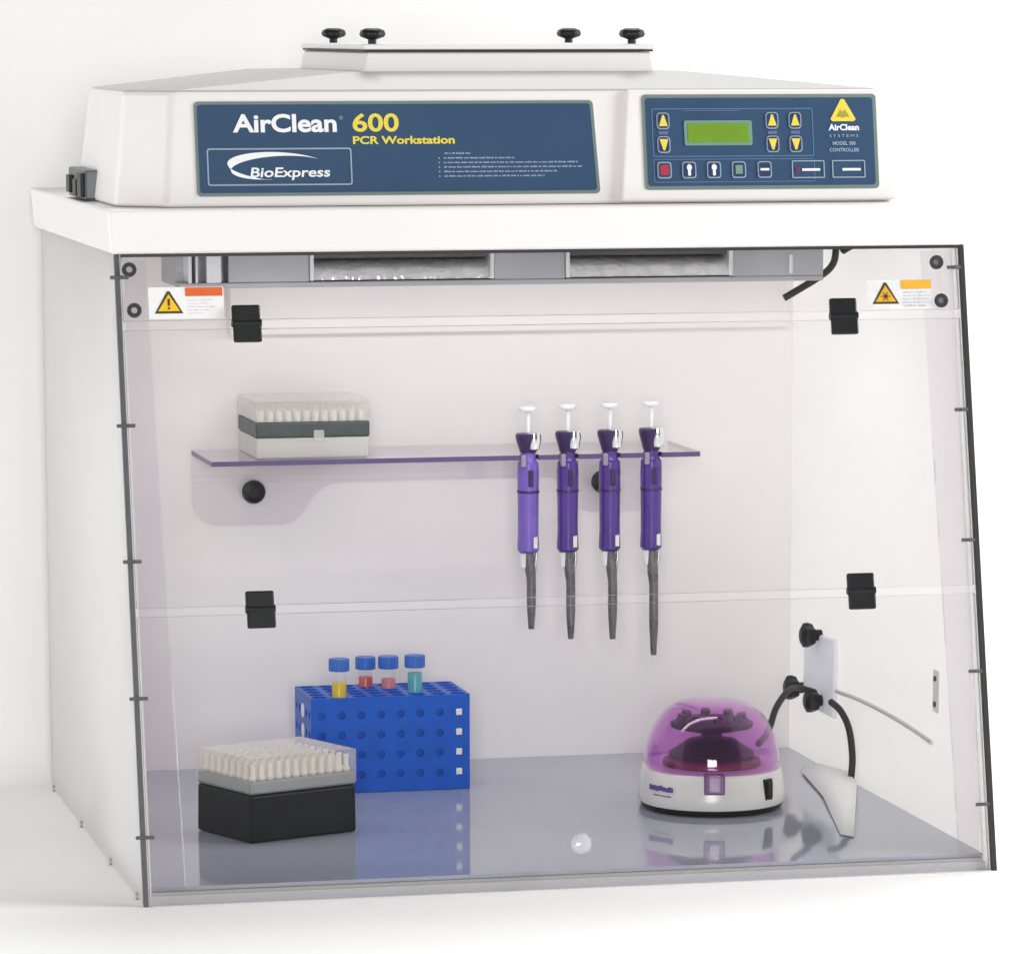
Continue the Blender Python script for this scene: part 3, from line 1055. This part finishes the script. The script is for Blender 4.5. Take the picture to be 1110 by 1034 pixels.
B = MB(RC)
B.loft([sup(.0655, .0755, .0004), sup(.0675, .0775, .0035), sup(.0675, .0775, .0060)])
B.build("foot_ring", BLACK, CF, smooth=40)
B = MB(RC)
B.loft([sup(.0690, .0795, .0062), sup(.0700, .0805, .0085), sup(.0695, .0800, .0150), sup(.0670, .0770, .0330), sup(.0655, .0750, .0375), sup(.0640, .0735, .0383), sup(.0600, .0690, .0384)])
B.build("base", WHITEPART, CF, smooth=40)
B = MB(RC)
dl = [sup(.0640, .0738, .0386)]
for a in range(8, 91, 8):
    t = math.radians(a)
    k = math.cos(t)**0.62
    dl.append(sup(.0640*k+.0006, .0736*k+.0006, .0386+.0625*math.sin(t)**1.12, 2.4))
B.loft(dl, cap=False)
B.f([B.bm.verts[-64+i] for i in range(64)]) if not B.bm.verts.ensure_lookup_table() else None
dm = B.build("dome", DOME, CF, smooth=50)
sd = dm.modifiers.new("thickness", 'SOLIDIFY')
sd.thickness = .0018
sd.offset = -1
# rotor and bowl
B = MB(RC)
B.lathe([(.012, .0386), (.047, .0390), (.046, .0440), (.040, .0460), (.012, .0462)], (0, 0, 0), 40)
B.build("rotor_bowl", COPPER, CF, smooth=40)
B = MB(RC)
B.lathe([(.020, .0464), (.040, .0470), (.0405, .0505), (.022, .0625), (.010, .0640), (.010, .0705), (.024, .0712), (.0385, .0745), (.0395, .0785), (.034, .0815), (.026, .0828), (.008, .0830)], (0, 0, 0), 48)
ro = B.build("rotor", BLACK, CF, smooth=35)
for k in range(8):
    a = math.radians(45*k+10)
    B = MB(RC)
    p = Vector((.030*math.cos(a), .030*math.sin(a), .0790))
    q = Vector((.028*math.cos(a), .028*math.sin(a), .0868))
    B.cyl(p, q, .0050, .0046, 12)
    B.build("tube_slot", GASKET_BLACK, ro, smooth=40)
# latch, switch, lettering
B = MB(RC)
yf = -.0795
B.box(-.0098, .0098, yf-.0006, yf+.014, .0215, .0400)
B.build("latch_recess", mat("plum_recess", srgb(120, 82, 130), .3), CF, 0.0015, 2)
B = MB(RC)
B.box(-.0060, .0060, yf-.0028, yf+.006, .0235, .0405)
B.build("latch", acrylic("latch_violet", (.8, .62, .84), 1.45, .02, .55, (.62, .38, .66)), CF, 0.0018, 3)


def on_base(ang, z):
    """frame on the base's side at a bearing from its front: x along, y up, z outward"""
    a = math.radians(-90+ang)
    t = (z-.015)/.018
    rx, ry = .0695-.0025*t, .0800-.003*t
    f = lambda a: Vector((rx*abs(math.cos(a))**(2/2.15)*(1 if math.cos(a) > 0 else -1), -ry*abs(math.sin(a))**(2/2.15), z))
    p = f(a)
    x = (f(a+.01)-f(a-.01)).normalized()
    y = Vector((0, 0, 1))
    n = x.cross(y).normalized()
    return RC @ Matrix(((x.x, y.x, n.x, p.x), (x.y, y.y, n.y, p.y), (x.z, y.z, n.z, p.z), (0, 0, 0, 1)))


B = MB(on_base(47, .0225))
B.box(-.0058, .0058, -.0100, .0105, -.003, .0012, 0)
B.box(-.0040, .0040, -.0078, .0080, .0013, .0030, 0)
B.build("switch", BLACK, CF, 0.001, 2)
B = MB(on_base(-44, .0235))
rng = random.Random(11)
x = -.016
while x < .014:
    wd = rng.uniform(.0018, .0032)
    B.box(x, x+wd, -.0020+.001*rng.random(), .0024+.0014*rng.random(), .0000, .0010)
    x += wd+.0006
B.box(-.010, .012, -.0062, -.0052, .0000, .0010)
B.build("fine_print", INKVIOLET, CF)

# ------------------------------------------------------------------ cable holder on the right wall
CH = thing("cable_holder", "white upright holder plate with three black knobs on the inner side wall", "cable holder", (W-.012, .55, .12))
B = MB()
xw = W-.0083
B.prism([(.4860, .0760), (.5980, .0760), (.5980, .1560), (.4860, .1600)], xw-.006, xw, 'x')
B.build("plate", translucent(mat("milky_plate", (0.93, 0.945, 0.97), 0.3, 0.01, 8), 0.45, (0.96, 0.97, 1.0)), CH, 0.003, 3)
for ky, kz in ((.545, .1570), (.604, .0930), (.528, .0900)):
    B = MB()
    B.lathe([(.006, .002), (.006, .009), (.0105, .011), (.0120, .016), (.0115, .021), (.0075, .0245), (.004, .025)], (xw, ky, kz), 20, axis='x')
    B.bm.verts.ensure_lookup_table()
    for v in B.bm.verts:
        dy, dz = v.co.y-ky, v.co.z-kz
        if math.hypot(dy, dz) > .009:
            s = 1+0.16*math.cos(5*math.atan2(dz, dy))
            v.co.y, v.co.z = ky+dy*s, kz+dz*s
    B.build("knob", BLACK, CH, smooth=45)

# power cord of the centrifuge, looped over the holder
B = MB()
B.tube([(.684, .375, .071), (.707, .42, .0765), (.718, .43, .0985), (.736, .45, .1125), (.7600, .50, .1085), (.7810, .520, .1020)], .0034)
B.tube([(.7905, .475, .0960), (.7935, .450, .0900), (.7965, .430, .0740), (.7975, .420, .0460), (.7950, .417, .0215)], .0036)
cord = B.build("power_cord", RUBBER, None, smooth=60)
tag(cord, "black power cord running from the centrifuge to the white cable holder", "power cord")

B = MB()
B.tube([(.7985, .484, .1060), (.7990, .4075, .1083), (.7990, .3118, .1078), (.7990, .2349, .1052), (.7990, .1600, .1003)], .0022, 10)  # pale tube modelled in place of the cable's shadow on the wall
pale = B.build("shadow_line", mat("pale_grey_shadow", (0.66, 0.65, 0.645), 0.45, 0.03, 60), None, smooth=60)
tag(pale, "thin pale grey tube standing in for the cable shadow sloping along the inner side wall from the white holder plate", "cast shadow")

# ------------------------------------------------------------------ white wipe on the floor
B = MB()
pts = {0: (.7660, .5000, ZF+.0020), 1: (.7880, .5330, ZF+.0060), 2: (.7985, .4400, ZF+.0100), 3: (.7935, .3900, ZF+.0060),
       4: (.7060, .1120, ZF+.0012), 5: (.6975, .1290, ZF+.0010), 6: (.7430, .3420, ZF+.0020), 7: (.7680, .3900, ZF+.0085)}
vs = {k: B.v(p) for k, p in pts.items()}
for q in ((0, 7, 2, 1), (2, 7, 3), (3, 7, 4), (7, 6, 5, 4), (0, 6, 7)):
    B.f([vs[i] for i in q])
wipe = B.build("paper_wipe", PAPER, None, smooth=20)
s = wipe.modifiers.new("thickness", 'SOLIDIFY')
s.thickness = .0006
tag(wipe, "white folded paper wipe lying on the grey floor under the hanging cord", "paper wipe")
